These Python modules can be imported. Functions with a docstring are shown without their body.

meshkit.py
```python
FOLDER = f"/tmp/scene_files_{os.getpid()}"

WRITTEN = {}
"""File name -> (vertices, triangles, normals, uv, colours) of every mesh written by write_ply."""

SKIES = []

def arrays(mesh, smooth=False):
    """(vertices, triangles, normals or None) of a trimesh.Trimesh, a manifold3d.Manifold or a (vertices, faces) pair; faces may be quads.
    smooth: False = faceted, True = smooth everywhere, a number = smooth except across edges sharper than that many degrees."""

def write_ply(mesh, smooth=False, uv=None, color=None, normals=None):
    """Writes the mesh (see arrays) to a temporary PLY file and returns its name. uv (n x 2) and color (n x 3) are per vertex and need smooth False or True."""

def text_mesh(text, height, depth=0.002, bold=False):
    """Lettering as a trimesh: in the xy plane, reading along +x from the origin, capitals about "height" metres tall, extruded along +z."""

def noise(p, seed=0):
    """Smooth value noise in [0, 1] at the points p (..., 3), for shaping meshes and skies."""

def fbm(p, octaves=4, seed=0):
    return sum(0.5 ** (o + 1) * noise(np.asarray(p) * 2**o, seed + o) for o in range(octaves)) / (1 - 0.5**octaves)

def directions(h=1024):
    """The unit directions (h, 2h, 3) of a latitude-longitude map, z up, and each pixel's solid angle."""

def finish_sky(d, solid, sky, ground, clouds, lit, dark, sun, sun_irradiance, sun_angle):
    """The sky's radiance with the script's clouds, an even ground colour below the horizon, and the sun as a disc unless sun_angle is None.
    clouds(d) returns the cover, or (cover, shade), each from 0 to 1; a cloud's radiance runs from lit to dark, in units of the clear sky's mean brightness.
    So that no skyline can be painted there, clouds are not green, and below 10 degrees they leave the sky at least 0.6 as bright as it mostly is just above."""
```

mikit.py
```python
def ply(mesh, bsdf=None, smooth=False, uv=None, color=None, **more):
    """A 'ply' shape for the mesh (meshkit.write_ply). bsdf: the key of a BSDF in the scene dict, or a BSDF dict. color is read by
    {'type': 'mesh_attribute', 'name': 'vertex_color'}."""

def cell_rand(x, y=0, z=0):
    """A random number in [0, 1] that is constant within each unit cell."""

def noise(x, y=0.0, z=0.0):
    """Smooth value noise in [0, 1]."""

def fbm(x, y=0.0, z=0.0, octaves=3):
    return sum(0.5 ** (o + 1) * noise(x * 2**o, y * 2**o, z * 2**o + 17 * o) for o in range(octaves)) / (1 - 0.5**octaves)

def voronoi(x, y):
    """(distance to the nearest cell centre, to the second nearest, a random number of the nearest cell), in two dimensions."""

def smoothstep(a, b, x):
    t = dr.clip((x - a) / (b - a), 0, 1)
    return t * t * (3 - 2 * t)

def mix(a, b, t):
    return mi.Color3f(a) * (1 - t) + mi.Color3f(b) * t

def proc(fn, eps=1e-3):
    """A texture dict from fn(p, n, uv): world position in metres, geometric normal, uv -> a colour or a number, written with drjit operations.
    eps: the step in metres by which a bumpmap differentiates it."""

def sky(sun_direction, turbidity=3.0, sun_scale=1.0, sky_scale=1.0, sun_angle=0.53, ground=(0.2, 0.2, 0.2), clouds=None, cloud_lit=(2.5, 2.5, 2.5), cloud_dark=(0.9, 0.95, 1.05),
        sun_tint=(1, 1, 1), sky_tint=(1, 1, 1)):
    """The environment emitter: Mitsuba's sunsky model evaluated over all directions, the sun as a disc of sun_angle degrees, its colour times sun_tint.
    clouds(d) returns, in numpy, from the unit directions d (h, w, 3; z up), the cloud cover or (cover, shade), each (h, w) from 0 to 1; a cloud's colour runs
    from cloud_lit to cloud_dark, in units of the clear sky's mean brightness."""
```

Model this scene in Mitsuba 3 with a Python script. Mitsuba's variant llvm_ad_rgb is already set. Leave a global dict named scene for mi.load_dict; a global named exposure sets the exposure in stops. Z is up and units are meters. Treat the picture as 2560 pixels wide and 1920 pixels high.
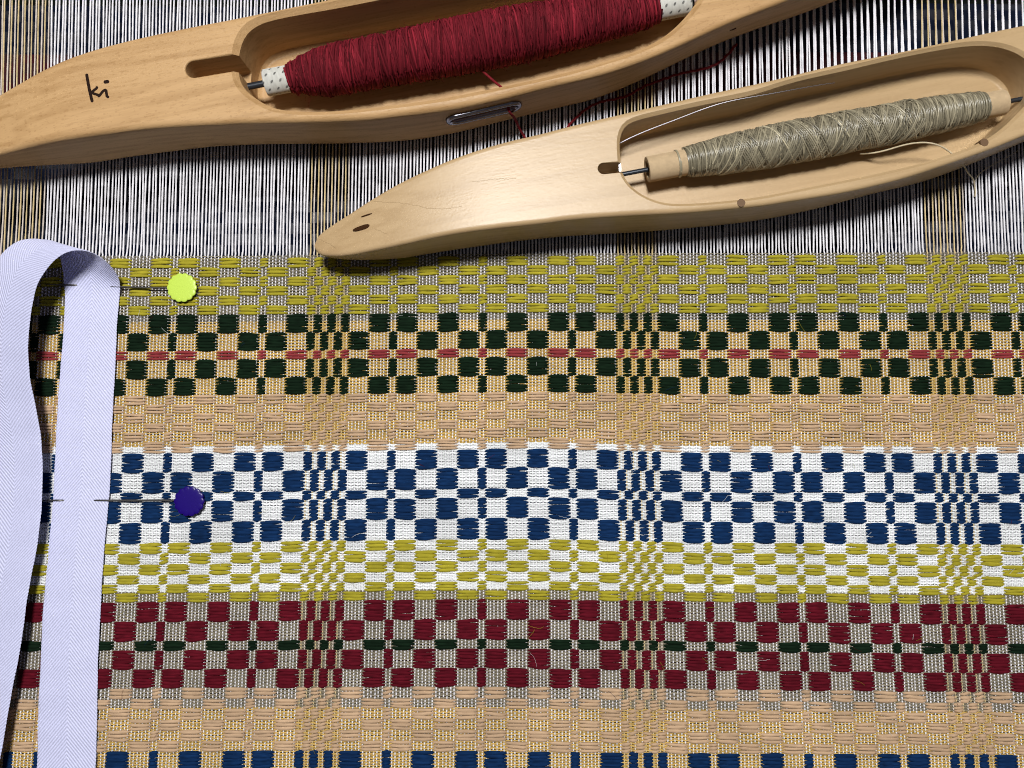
import math, random
import numpy as np
import trimesh, manifold3d
import mitsuba as mi
import drjit as dr
import mikit
from mikit import proc, noise, fbm, cell_rand, smoothstep, mix
from scipy.interpolate import PchipInterpolator, CubicSpline
from shapely.geometry import LineString, Polygon

rng = np.random.default_rng(7)
random.seed(7)
scene, labels = {'type': 'scene'}, {}
MM = 0.001

# ------------------------------------------------------------------ camera, light, exposure
CAM_H = 292.0            # mm above the cloth
TILT = math.radians(5.0)
F_PX, CX, CY = 2071.0, 1280.0, 960.0      # focal length and centre, in pixels of the 2560 x 1920 photograph
T = mi.ScalarTransform4f
scene['camera'] = {
    'type': 'thinlens', 'fov': math.degrees(2 * math.atan(CX / F_PX)), 'fov_axis': 'x',
    'aperture_radius': 0.0009, 'focus_distance': (CAM_H - 8) * MM,
    'near_clip': 0.01, 'far_clip': 10.0,
    'to_world': T().look_at(origin=[0, 0, CAM_H * MM], target=[0, math.sin(TILT), CAM_H * MM - math.cos(TILT)],
                            up=[0, math.cos(TILT), math.sin(TILT)]),
}
LAMP_POS = np.array([-0.03, 0.30, 1.0])
LAMP_R = 0.095
LAMP_RADIANCE = [128.0, 126.5, 122.0]
scene['room_light'] = {'type': 'constant', 'radiance': {'type': 'rgb', 'value': [0.045, 0.045, 0.05]}, 'sampling_weight': 0.03}
exposure = 0.5


def plan(px, py, z=0.0):
    """World point (mm) at height z seen at a place of the photograph's survey."""
    px, py, z = np.broadcast_arrays(np.asarray(px, float), np.asarray(py, float), np.asarray(z, float))
    a, b = (px - CX) / F_PX, (CY - py) / F_PX
    d = np.stack([a, b * math.cos(TILT) + math.sin(TILT), b * math.sin(TILT) - math.cos(TILT)], -1)
    t = (z - CAM_H) / d[..., 2]
    return np.array([0, 0, CAM_H]) + d * t[..., None]


# ------------------------------------------------------------------ helpers
used = {}


def numbered(key):
    n = used.get(key, 0)
    used[key] = n + 1
    return key if n == 0 else f'{key}_{n:03d}'


def put(key, mesh, mat, smooth=True, color=None, **more):
    """one entry of the scene; mesh is (vertices in mm, faces) or a trimesh in mm"""
    if isinstance(mesh, trimesh.Trimesh):
        v, f = np.asarray(mesh.vertices), np.asarray(mesh.faces)
    else:
        v, f = mesh
    uv = more.pop('uv', None)
    tm = trimesh.Trimesh(np.asarray(v, float) * MM, np.asarray(f, int), process=False)
    k = numbered(key)
    extra = {}
    if uv is not None:
        extra['uv'] = uv
    if color is not None:
        extra['color'] = color
    scene[k] = mikit.ply(tm, mat, smooth=smooth, **extra)
    return k


def quads(f):
    f = np.asarray(f)
    return np.vstack([f[:, [0, 1, 2]], f[:, [0, 2, 3]]])


def grid_faces(n, k):
    """faces of a tube with n rings of k vertices, end caps included"""
    i, j = np.meshgrid(np.arange(n - 1), np.arange(k), indexing='ij')
    q = np.stack([i * k + j, i * k + (j + 1) % k, (i + 1) * k + (j + 1) % k, (i + 1) * k + j], -1).reshape(-1, 4)
    f = quads(q)
    c0 = np.array([[0, j + 1, j] for j in range(1, k - 1)])
    c1 = np.array([[(n - 1) * k, (n - 1) * k + j, (n - 1) * k + j + 1] for j in range(1, k - 1)])
    return np.vstack([f, c0, c1])


def tube(P, r, k=6, flat=1.0):
    P = np.asarray(P, float)
    n = len(P)
    t = np.gradient(P, axis=0)
    t /= np.linalg.norm(t, axis=1, keepdims=True) + 1e-12
    up = np.where(np.abs(t[:, 2:]) < 0.9, np.array([[0, 0, 1.0]]), np.array([[1.0, 0, 0]]))
    a = np.cross(t, up)
    a /= np.linalg.norm(a, axis=1, keepdims=True) + 1e-12
    b = np.cross(a, t)
    ang = np.arange(k) * 2 * np.pi / k
    r = np.broadcast_to(r, (n,))
    V = P[:, None] + r[:, None, None] * (np.cos(ang)[None, :, None] * a[:, None] + flat * np.sin(ang)[None, :, None] * b[:, None])
    return V.reshape(-1, 3), grid_faces(n, k)[:, ::-1]


def join(parts):
    V, F, o = [], [], 0
    for v, f in parts:
        V.append(v); F.append(np.asarray(f) + o); o += len(v)
    return np.vstack(V), np.vstack(F)


def spline(pts, n):
    pts = np.asarray(pts, float)
    s = np.r_[0, np.cumsum(np.linalg.norm(np.diff(pts, axis=0), axis=1))]
    return CubicSpline(s, pts)(np.linspace(0, s[-1], n))


def pchip(pts):
    pts = np.asarray(pts, float)
    f = PchipInterpolator(pts[:, 0], pts[:, 1], extrapolate=True)
    return f


def to_manifold(m):
    v, f = (np.asarray(m.vertices), np.asarray(m.faces)) if isinstance(m, trimesh.Trimesh) else m
    return manifold3d.Manifold(manifold3d.Mesh(np.asarray(v, np.float32), np.asarray(f, np.uint32)))


def from_manifold(m):
    q = m.to_mesh()
    return trimesh.Trimesh(np.array(q.vert_properties[:, :3], float), np.array(q.tri_verts), process=False)


# ------------------------------------------------------------------ materials
def add_bsdf(name, d):
    scene[name] = {'type': 'twosided', 'bsdf': d}
    return name


def yarn_bsdf(name, col, var=0.35, rough=0.85, sheen=0.3, sx=500.0, sy=2600.0, spec=0.15):
    c = mi.Color3f(col)

    def fn(p, n, uv):
        s = noise(p.x * sx, p.y * sy, p.z * sy)
        w = 0.5 * noise(p.x * 90.0, p.y * 140.0, 3.0) + 0.5 * noise(p.x * 130.0, p.y * 950.0, 8.0)
        return c * (1.0 - var * 0.5 + var * s) * (0.82 + 0.36 * w)
    return add_bsdf(name, {'type': 'principled', 'base_color': proc(fn), 'roughness': rough, 'sheen': sheen, 'sheen_tint': 0.6, 'specular': spec})


yarn_bsdf('mat_mustard', [0.275, 0.238, 0.018])
yarn_bsdf('mat_dark_green', [0.0035, 0.0105, 0.0048], var=0.8, sheen=0.08, spec=0.06)
yarn_bsdf('mat_red', [0.195, 0.026, 0.030])
yarn_bsdf('mat_tan', [0.40, 0.272, 0.172], var=0.25, sheen=0.1)
yarn_bsdf('mat_blue', [0.0034, 0.0185, 0.065], var=0.7, sheen=0.08, spec=0.06)
yarn_bsdf('mat_wine', [0.074, 0.0036, 0.0092], var=0.7, sheen=0.08, spec=0.06)
yarn_bsdf('mat_gold_weft', [0.49, 0.325, 0.095], var=0.3, sheen=0.0)
yarn_bsdf('mat_white_weft', [0.67, 0.69, 0.70], var=0.1, sheen=0.0)
yarn_bsdf('mat_linen_weft', [0.21, 0.185, 0.135], var=0.4, sheen=0.0)
yarn_bsdf('mat_warp_white', [0.64, 0.63, 0.67], var=0.1, sx=2500, sy=700, sheen=0.0)
yarn_bsdf('mat_warp_gold', [0.50, 0.395, 0.22], var=0.25, sx=2500, sy=700, sheen=0.0)
yarn_bsdf('mat_warp_rose', [0.52, 0.46, 0.41], var=0.25, sx=2500, sy=700, sheen=0.0)
add_bsdf('mat_bobbin_red', {'type': 'principled', 'base_color': {'type': 'mesh_attribute', 'name': 'vertex_color'}, 'roughness': 0.8, 'sheen': 0.2, 'sheen_tint': 0.6, 'specular': 0.1})
add_bsdf('mat_bobbin_linen', {'type': 'principled', 'base_color': {'type': 'mesh_attribute', 'name': 'vertex_color'}, 'roughness': 0.33, 'specular': 0.7})

# ------------------------------------------------------------------ the cloth: threading, rows and survey
# threads counted from the right edge of the first gold stripe; letters say which pattern shed lifts the block
S_A = [('b', 2), ('a', 2)] * 3
S_B = [('a', 2), ('b', 2)] * 3
F_A = [('b', 6), ('a', 6), ('b', 2), ('a', 6), ('b', 6), ('a', 6), ('b', 6), ('a', 2), ('b', 6), ('a', 6), ('b', 6), ('a', 6), ('b', 2), ('a', 6), ('b', 6)]
F_B = [('a' if k == 'b' else 'b', n) for k, n in F_A]
blocks, i = [], -36
for k, n in S_A * 3 + F_A + S_B + F_B + S_A + F_A + S_B + F_B[:5]:
    blocks.append((k, i, i + n - 1)); i += n
I_MIN, I_MAX = -28, blocks[-1][2]

XV = np.array([-400, 0, 405, 550, 641, 1155, 1331, 1880, 2050.0])
XI = np.array([0, 78, 168, 258.0])
XT = np.array([[137, 795, 1543, 2294], [129, 787, 1544, 2302], [121, 780, 1545, 2311], [116, 777, 1545, 2315], [111, 776, 1545, 2318],
               [82, 765, 1548.5, 2339.6], [74, 761, 1552.8, 2346.8], [35, 743.5, 1560.6, 2381.4], [23, 738, 1563, 2392]])
BX = np.array([-200, 350, 700, 1190, 1350, 1700, 2400, 2760.0])
BV = np.array([641, 783, 985, 1130, 1300, 1500, 1715, 1876, 2050.0])
BT = np.array([[7, 6, 4, 0, -1, -2, -4, -4], [7, 6.5, 4, 0, -1, 1, 0, 0], [9, 9, 5, 0, -2, 4, 5, 5], [12, 11, 7, 0, -2, 8, 11, 11],
               [13, 12, 6, 0, -1, 9, 13, 14], [9, 7.5, 4, 0, 0, 5, 12, 13], [4, 3, 2, 0, 1, 6, 13, 14], [2, 1, -1, 0, 2, 6, 9, 10], [2, 1, -1, 0, 2, 6, 9, 10.0]])
from scipy.interpolate import RegularGridInterpolator
_xf = PchipInterpolator(XV, XT, axis=0)
_bow = RegularGridInterpolator((BV, BX), BT, method='linear', bounds_error=False, fill_value=None)


def thread_x(i, v):
    """place across the cloth of (fractional) thread i at row v"""
    i, v = np.broadcast_arrays(np.asarray(i, float), np.asarray(v, float))
    t = _xf(v.ravel()).reshape(v.shape + (4,))
    k = np.clip(np.searchsorted(XI, i, side='right') - 1, 0, 2)
    a, b = np.take_along_axis(t, k[..., None], -1)[..., 0], np.take_along_axis(t, k[..., None] + 1, -1)[..., 0]
    return a + (b - a) * (i - XI[k]) / (XI[k + 1] - XI[k])


def cloth(i, v, z):
    """point of the cloth (mm): thread i, row v, height z"""
    i, v, z = np.broadcast_arrays(np.asarray(i, float), np.asarray(v, float), np.asarray(z, float))
    x = thread_x(i, v)
    off = _bow(np.stack([np.clip(v, 641, 2050).ravel(), x.ravel()], -1)).reshape(v.shape)
    p = plan(x, v + off, 0.0)
    p[..., 2] = z
    return p


# rows: (start, end, shed, yarn, picks); bands group them
G, B_, R_, M_, TN, W_ = 'mat_dark_green', 'mat_blue', 'mat_red', 'mat_mustard', 'mat_tan', 'mat_wine'
bands = [
    ('mustard_band', 'yellow-green checked band next to the unwoven warp', [641.2, 665.5, 688.3, 711.8, 735.6, 759.5, 782.7], 'bababa', [M_] * 6, [3] * 6),
    ('dark_green_band', 'band of dark green squares on gold with a row of red dashes', [782.7, 827.9, 871.7, 894.1, 939.2, 981.2], 'babab', [G, G, R_, G, G], [6, 6, 3, 6, 6]),
    ('tan_band', 'tan on gold band above the blue and white band', [981.2, 1003.6, 1025.3, 1048.5, 1071.1, 1094.7, 1123.4], 'ababab', [TN] * 6, [3, 3, 3, 3, 3, 4]),
    ('blue_band', 'band of navy blue squares on white', [1123.4, 1170, 1221.5, 1243.4, 1295.2, 1347.3], 'ababa', [B_] * 5, [6, 6, 3, 6, 6]),
    ('mustard_band', 'mustard and white checked band below the blue squares', [1347.3, 1373.8, 1401.1, 1428, 1452.5, 1474.7, 1497.7], 'bababa', [M_] * 6, [3] * 6),
    ('wine_band', 'band of wine red squares on grey linen with a row of green dashes', [1497.7, 1547.4, 1596.8, 1620.7, 1668.5, 1715.2], 'babab', [W_, W_, G, W_, W_], [6, 6, 3, 6, 6]),
    ('tan_band', 'tan band below the wine red squares, grey at its top and gold below', [1715.2, 1744, 1768.8, 1796.1, 1823.2, 1850.2, 1876.2], 'ababab', [TN] * 6, [3] * 6),
    ('blue_band', 'navy blue squares on gold cut off by the lower edge', [1876.2, 1928.0, 1980.0], 'ab', [B_] * 2, [6, 6]),
]
# the shed letters as observed: 'b' in the first mustard row lifts the blocks named b


def ground_colour(v):
    return 'mat_linen_weft' if v < 798 else 'mat_gold_weft' if v < 1107 else 'mat_white_weft' if v < 1471 else 'mat_linen_weft' if v < 1767 else 'mat_gold_weft'


C = 'woven_cloth'
labels[C] = {'label': 'striped handwoven cloth of coloured squares, still joined to its white and gold warp threads', 'category': 'cloth'}

tabby = [(636.8, 0)]                 # (row, band) of every plain-weave pick, from the fell down
strands = []                         # (band, row_index, shed, yarn, pick row, pitch, place in its block, picks in block)
for bi, (nm, lab, edges, sheds, yarns, picks) in enumerate(bands):
    for ri in range(len(sheds)):
        va, vb, n = edges[ri], edges[ri + 1], picks[ri]
        p = (vb - va) / n
        for k in range(n):
            tabby.append((va + k * p, bi))
            tabby.append((va + (k + 0.43) * p, bi))
            strands.append((bi, ri, sheds[ri], yarns[ri], va + (k + 0.5) * p, p, k, n))
TV = np.array([t[0] for t in tabby]); TB = np.array([t[1] for t in tabby])
NT = len(TV)
ends = np.arange(I_MIN, I_MAX + 1)
NE = len(ends)
K4 = np.arange(4) * np.pi / 2

# ---- warp threads, woven part: over and under the plain-weave picks
par = (ends[:, None] + np.arange(NT)[None, :]) % 2
zw = np.where(par == 0, 0.24, -0.24)
jit = rng.normal(0, 0.05, (NE, 1)) + rng.normal(0, 0.025, (NE, NT))
PW = cloth(ends[:, None] + jit, TV[None, :] + rng.normal(0, 0.15, (NE, NT)), zw)
open_v = np.r_[np.linspace(-330, 560, 84), np.linspace(568, 630, 9)]
oi = ends[:, None] + 0 * open_v[None, :]
fade = np.clip((560 - open_v) / 560, 0, 1.2)[None, :] ** 1.3
left = np.clip((1300 - thread_x(ends, 0)) / 1300, 0, 1)[:, None]
pair = np.where(ends % 2 == 0, 1.0, -1.0)[:, None]
wob = rng.normal(0, 1, (NE, 7))
ws = CubicSpline(np.linspace(-330, 640, 7), wob, axis=1)(open_v)
oi = oi + pair * fade * (0.12 + 0.13 * left + 0.05 * rng.normal(0, 1, (NE, 1))) + 0.085 * ws * (open_v < 625)
oz = -0.15 + 0 * oi + np.where(ends % 2 == 0, 0.25, -1.1)[:, None] * fade * 1.2
PO = cloth(oi, open_v[None, :] + 0 * oi, oz)
PO = np.concatenate([PO, PW[:, :1]], 1)
NO = PO.shape[1]


def rings(P, rx, rz, ax, k):
    """tubes along P (m, n, 3): ring axes ax (unit vector) and z"""
    ang = np.arange(k) * 2 * np.pi / k
    V = P[:, :, None, :] + (np.asarray(rx)[..., None] * np.cos(ang))[..., None] * np.asarray(ax)[None, None, None, :]
    V[..., 2] += np.asarray(rz)[..., None] * np.sin(ang)
    return V


rW = 0.275 + rng.normal(0, 0.012, (NE, 1))
VW = rings(PW, rW + 0 * zw, 0.27 + 0 * zw, [1, 0, 0], 4)
in_stripe = ((ends < 0) | ((ends >= 78) & (ends < 90)) | ((ends >= 168) & (ends < 180)) | ((ends >= 258) & (ends < 270)))[:, None]
rO = rW + np.where(in_stripe, -0.005, 0.055) + 0.02 * rng.normal(0, 1, (NE, NO))
rO[:, -1] = rW[:, 0]; rO[:, -2] = rW[:, 0] + 0.03
VO = rings(PO, rO, rO, [1, 0, 0], 6)
FW, FO = grid_faces(NT, 4), grid_faces(NO, 6)


def warp_mat(i):
    stripe = (i < 0) or (78 <= i < 90) or (168 <= i < 180) or (258 <= i < 270)
    return 'mat_warp_white' if not stripe else ('mat_warp_gold' if i % 2 == 0 else 'mat_warp_rose')


outer = {}
for e, i in enumerate(ends):
    m = join([(VO[e].reshape(-1, 3), FO[:, ::-1]), (VW[e].reshape(-1, 3), FW)])
    if -14 <= i <= 285:
        put(C + '__warp_thread', m, warp_mat(i))
    else:
        outer.setdefault(warp_mat(i), []).append(m)
for mat, ms in outer.items():
    k = put(C + '__outer_warp', join(ms), mat)
    labels[k] = {'label': 'warp threads past the picture edge', 'kind': 'stuff'}

# ---- plain-weave picks, one mesh per band and colour
px_ = cloth(ends[None, :] + 0.0, TV[:, None] + rng.normal(0, 0.25, (NT, 1)) + rng.normal(0, 0.12, (NT, NE)), -zw.T * 0.9)
rT = np.array([{'mat_white_weft': 0.272, 'mat_gold_weft': 0.225, 'mat_linen_weft': 0.215}[ground_colour(v)] for v in TV])[:, None] + 0 * px_[..., 0]
VT = rings(px_, rT, rT * 0.95, [0, 1, 0], 4)
FT = grid_faces(NE, 4)[:, ::-1]
band_key = []
for bi, b in enumerate(bands):
    k = numbered(C + '__' + b[0])
    band_key.append(k)
    labels[k] = {'label': b[1]}
    for mat in ('mat_linen_weft', 'mat_gold_weft', 'mat_white_weft'):
        sel = [t for t in range(NT) if TB[t] == bi and ground_colour(TV[t]) == mat]
        if sel:
            q = put(k + '__ground_weft', join([(VT[t].reshape(-1, 3), FT) for t in sel]), mat)
            labels[q] = {'label': {'mat_linen_weft': 'grey linen plain weave', 'mat_gold_weft': 'gold plain weave', 'mat_white_weft': 'white plain weave'}[mat] + ' between the squares', 'kind': 'stuff'}

# ---- pattern yarn: floats on the face, and the same picks running under the cloth
back = {}
floats = {}
SW = np.array([0, 0.06, 0.13, 0.24, 0.5, 0.76, 0.87, 0.94, 1.0])
ZW_ = np.array([-0.30, 0.12, 0.48, 0.72, 0.80, 0.72, 0.48, 0.12, -0.30])
HW_ = np.array([0.10, 0.28, 0.45, 0.57, 0.61, 0.57, 0.45, 0.28, 0.10])
SN = np.array([0, 0.14, 0.34, 0.5, 0.66, 0.86, 1.0])
ZN = np.array([-0.30, 0.18, 0.50, 0.58, 0.50, 0.18, -0.30])
HN = np.array([0.12, 0.38, 0.55, 0.59, 0.55, 0.38, 0.12])
KF = 6
FSW, FSN = grid_faces(len(SW), KF)[:, ::-1], grid_faces(len(SN), KF)[:, ::-1]
angF = np.arange(KF) * 2 * np.pi / KF + np.pi / 6
puff = {M_: 0.93, G: 1.02, R_: 0.86, TN: 0.84, B_: 1.03, W_: 0.98}
for bi, ri, shed, yarn, v, p, k, n in strands:
    ii = np.linspace(I_MIN, I_MAX, 30)
    Pb = cloth(ii, np.full(30, v), -0.85)
    back.setdefault((bi, yarn), []).append((rings(Pb[None], np.full((1, 30), 0.42), np.full((1, 30), 0.3), [0, 1, 0], 4)[0].reshape(-1, 3), grid_faces(30, 4)[:, ::-1]))
    for bk, (kind, i0, i1) in enumerate(blocks):
        if kind != shed or i1 < -16 or i0 > 286:
            continue
        wide = i1 - i0 > 3
        S, Z, H, Fs = (SW, ZW_, HW_, FSW) if wide else (SN, ZN, HN, FSN)
        ext = 0.42 if wide else 0.55
        a, b = i0 - 0.5 - ext + rng.normal(0, 0.05), i1 + 0.5 + ext + rng.normal(0, 0.05)
        it = a + (b - a) * S
        c = k - (n - 1) / 2
        arch = np.sin(np.pi * S)
        vv = v + p * (0.07 * c * (arch - 0.6) + rng.normal(0, 0.05) + 0.07 * rng.normal() * np.sin(np.pi * S * 2) + rng.normal(0, 0.025, len(S)))
        if not wide:
            vv = vv - p * 0.42 * (S - 0.5) * (1.0 if yarn in (M_, TN, R_) else 0.5)
        hw = H * p / 7.1 * puff[yarn] * (1 + rng.normal(0, 0.07) + rng.normal(0, 0.03, len(S)))
        zz = Z + 0.08 * rng.normal() * arch + (0.10 * (1 - (2 * c / max(n, 2)) ** 2)) * arch
        Pf = cloth(it, vv, zz)
        rz = 0.40 * (0.55 + 0.45 * np.minimum(1, H / 0.5))
        V = Pf[:, None, :] + np.zeros((len(S), KF, 1))
        V[..., 1] += hw[:, None] * np.cos(angF)
        V[..., 2] += rz[:, None] * np.sin(angF)
        floats.setdefault((bi, ri, bk, yarn, wide), []).append((V.reshape(-1, 3), Fs))
names = {R_: 'red_', G: 'green_'}
for (bi, yarn), ms in back.items():
    q = put(band_key[bi] + '__pattern_weft', join(ms), yarn)
    labels[q] = {'label': 'coloured yarn passing behind the cloth', 'kind': 'stuff'}
for (bi, ri, bk, yarn, wide), ms in floats.items():
    odd = names.get(yarn, '') if (yarn == R_ or (yarn == G and bands[bi][0] == 'wine_band')) else ''
    put(band_key[bi] + '__' + odd + ('wide' if wide else 'narrow') + '_float', join(ms), yarn)

# ---- stray fibres lying on the cloth
for mat, cnt in (('mat_white_weft', 45), ('mat_mustard', 50), ('mat_wine', 50), ('mat_blue', 40)):
    hs = []
    for q in range(cnt):
        p0 = cloth(rng.uniform(10, 285), rng.uniform(650, 1910), rng.uniform(1.0, 1.6))
        a = rng.uniform(0, 2 * np.pi); L = rng.uniform(1.2, 4.5); c = rng.normal(0, 0.5)
        t = np.linspace(0, 1, 6)[:, None]
        hs.append(tube(p0 + L * t * [math.cos(a), math.sin(a), 0] + c * L * t ** 2 * [-math.sin(a), math.cos(a), 0] + [0, 0, 1] * (0.25 * np.sin(3 * t)), 0.04, 3))
    k = put(C + '__stray_fibres', join(hs), mat)
    labels[k] = {'label': 'stray fibres lying on the cloth', 'kind': 'stuff'}

# ------------------------------------------------------------------ what lies below the warp
def below_fn(p, n, uv):
    x, y = p.x * 1000.0, p.y * 1000.0
    col = dr.floor(x / 8.6 + 0.35 * noise(x * 0.02, 4.0))
    chk = mi.Float(dr.select(cell_rand(col, 5.0) > 0.5, 1.0, 0.0))
    row = dr.floor(y / 4.4)
    odd = row - 2 * dr.floor(row / 2)
    on = dr.abs(chk - odd)
    seg = dr.floor((y + 300.0) / 21.0)
    r = cell_rand(seg, 2.0)
    yarn = dr.select(r < 0.3, mi.Color3f(0.005, 0.008, 0.022), dr.select(r < 0.55, mi.Color3f(0.06, 0.014, 0.018), dr.select(r < 0.8, mi.Color3f(0.005, 0.007, 0.006), mi.Color3f(0.015, 0.009, 0.006))))
    ground = dr.select(r < 0.3, mi.Color3f(0.16, 0.165, 0.19), dr.select(r < 0.55, mi.Color3f(0.13, 0.09, 0.10), mi.Color3f(0.018, 0.014, 0.012)))
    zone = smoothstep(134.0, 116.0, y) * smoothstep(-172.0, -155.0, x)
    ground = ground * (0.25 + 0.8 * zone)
    soft = smoothstep(0.15, 0.4, noise(x * 0.25, y * 0.25) * 0.4 + on * 0.4)
    return mix(ground, yarn, 0.35 + 0.65 * soft)


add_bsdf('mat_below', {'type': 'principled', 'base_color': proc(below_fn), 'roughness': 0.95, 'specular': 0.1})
xs, ys = np.meshgrid(np.linspace(-330, 330, 45), np.linspace(-60, 420, 33), indexing='ij')
zs = -30 + 1.5 * np.sin(xs / 70.0) + 1.0 * np.sin(ys / 55.0)
top = np.stack([xs, ys, zs], -1).reshape(-1, 3)
bot = top - [0, 0, 1.2]
nx, ny = xs.shape
i_, j_ = np.meshgrid(np.arange(nx - 1), np.arange(ny - 1), indexing='ij')
q = np.stack([i_ * ny + j_, (i_ + 1) * ny + j_, (i_ + 1) * ny + j_ + 1, i_ * ny + j_ + 1], -1).reshape(-1, 4)
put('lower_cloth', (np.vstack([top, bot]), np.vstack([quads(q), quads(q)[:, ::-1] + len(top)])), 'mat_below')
labels['lower_cloth'] = {'label': 'dark woven cloth seen dimly through the gaps between the warp threads', 'category': 'cloth'}
add_bsdf('mat_floor', {'type': 'diffuse', 'reflectance': {'type': 'rgb', 'value': [0.06, 0.045, 0.035]}})
put('floor', (np.array([[-3000, -3000, -700], [3000, -3000, -700], [3000, 3000, -700], [-3000, 3000, -700.0]]), np.array([[0, 1, 2], [0, 2, 3]])), 'mat_floor', smooth=False)
labels['floor'] = {'label': 'dark floor under the loom', 'kind': 'structure'}

# ------------------------------------------------------------------ shuttles
def wood_bsdf(name, col, dark, axis_deg, rough, coat, fleck, spec, bh):
    ca, sa = math.cos(math.radians(axis_deg)), math.sin(math.radians(axis_deg))
    c0, c1 = mi.Color3f(col), mi.Color3f(dark)

    def fn(p, n, uv):
        u = (p.x * ca + p.y * sa) * 1000.0
        w = (-p.x * sa + p.y * ca) * 1000.0
        z = p.z * 1000.0
        warp = fbm(u * 0.03, w * 0.08, z * 0.08, 2)
        grain = fbm(u * 0.035 + 3.0, (w + 3.0 * warp) * 0.55, z * 0.55, 3)
        fine = noise(u * 0.35, w * 4.5, z * 4.5)
        fl = smoothstep(0.68, 0.80, noise(u * 1.0, w * 3.2 + 9.0, z * 3.2))
        tone = fbm(u * 0.02 + 7.0, w * 0.05, z * 0.05, 2)
        return mix(c0, c1, dr.clip(0.55 * smoothstep(0.35, 0.75, grain) + 0.22 * fine + fleck * fl + 0.35 * (tone - 0.5), 0, 1))

    def bump(p, n, uv):
        u = (p.x * ca + p.y * sa) * 1000.0
        w = (-p.x * sa + p.y * ca) * 1000.0
        return (noise(u * 0.6, w * 3.0, p.z * 3000.0) * 0.6 + 0.5 * noise(u * 2.0, w * 2.5, p.z * 2500.0)) * bh
    d = {'type': 'principled', 'base_color': proc(fn), 'roughness': rough, 'specular': spec, 'clearcoat': coat, 'clearcoat_gloss': 0.3}
    return add_bsdf(name, {'type': 'bumpmap', 'arbitrary': proc(bump, eps=1e-4), 'scale': 1.0, 'bsdf': d})


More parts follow.
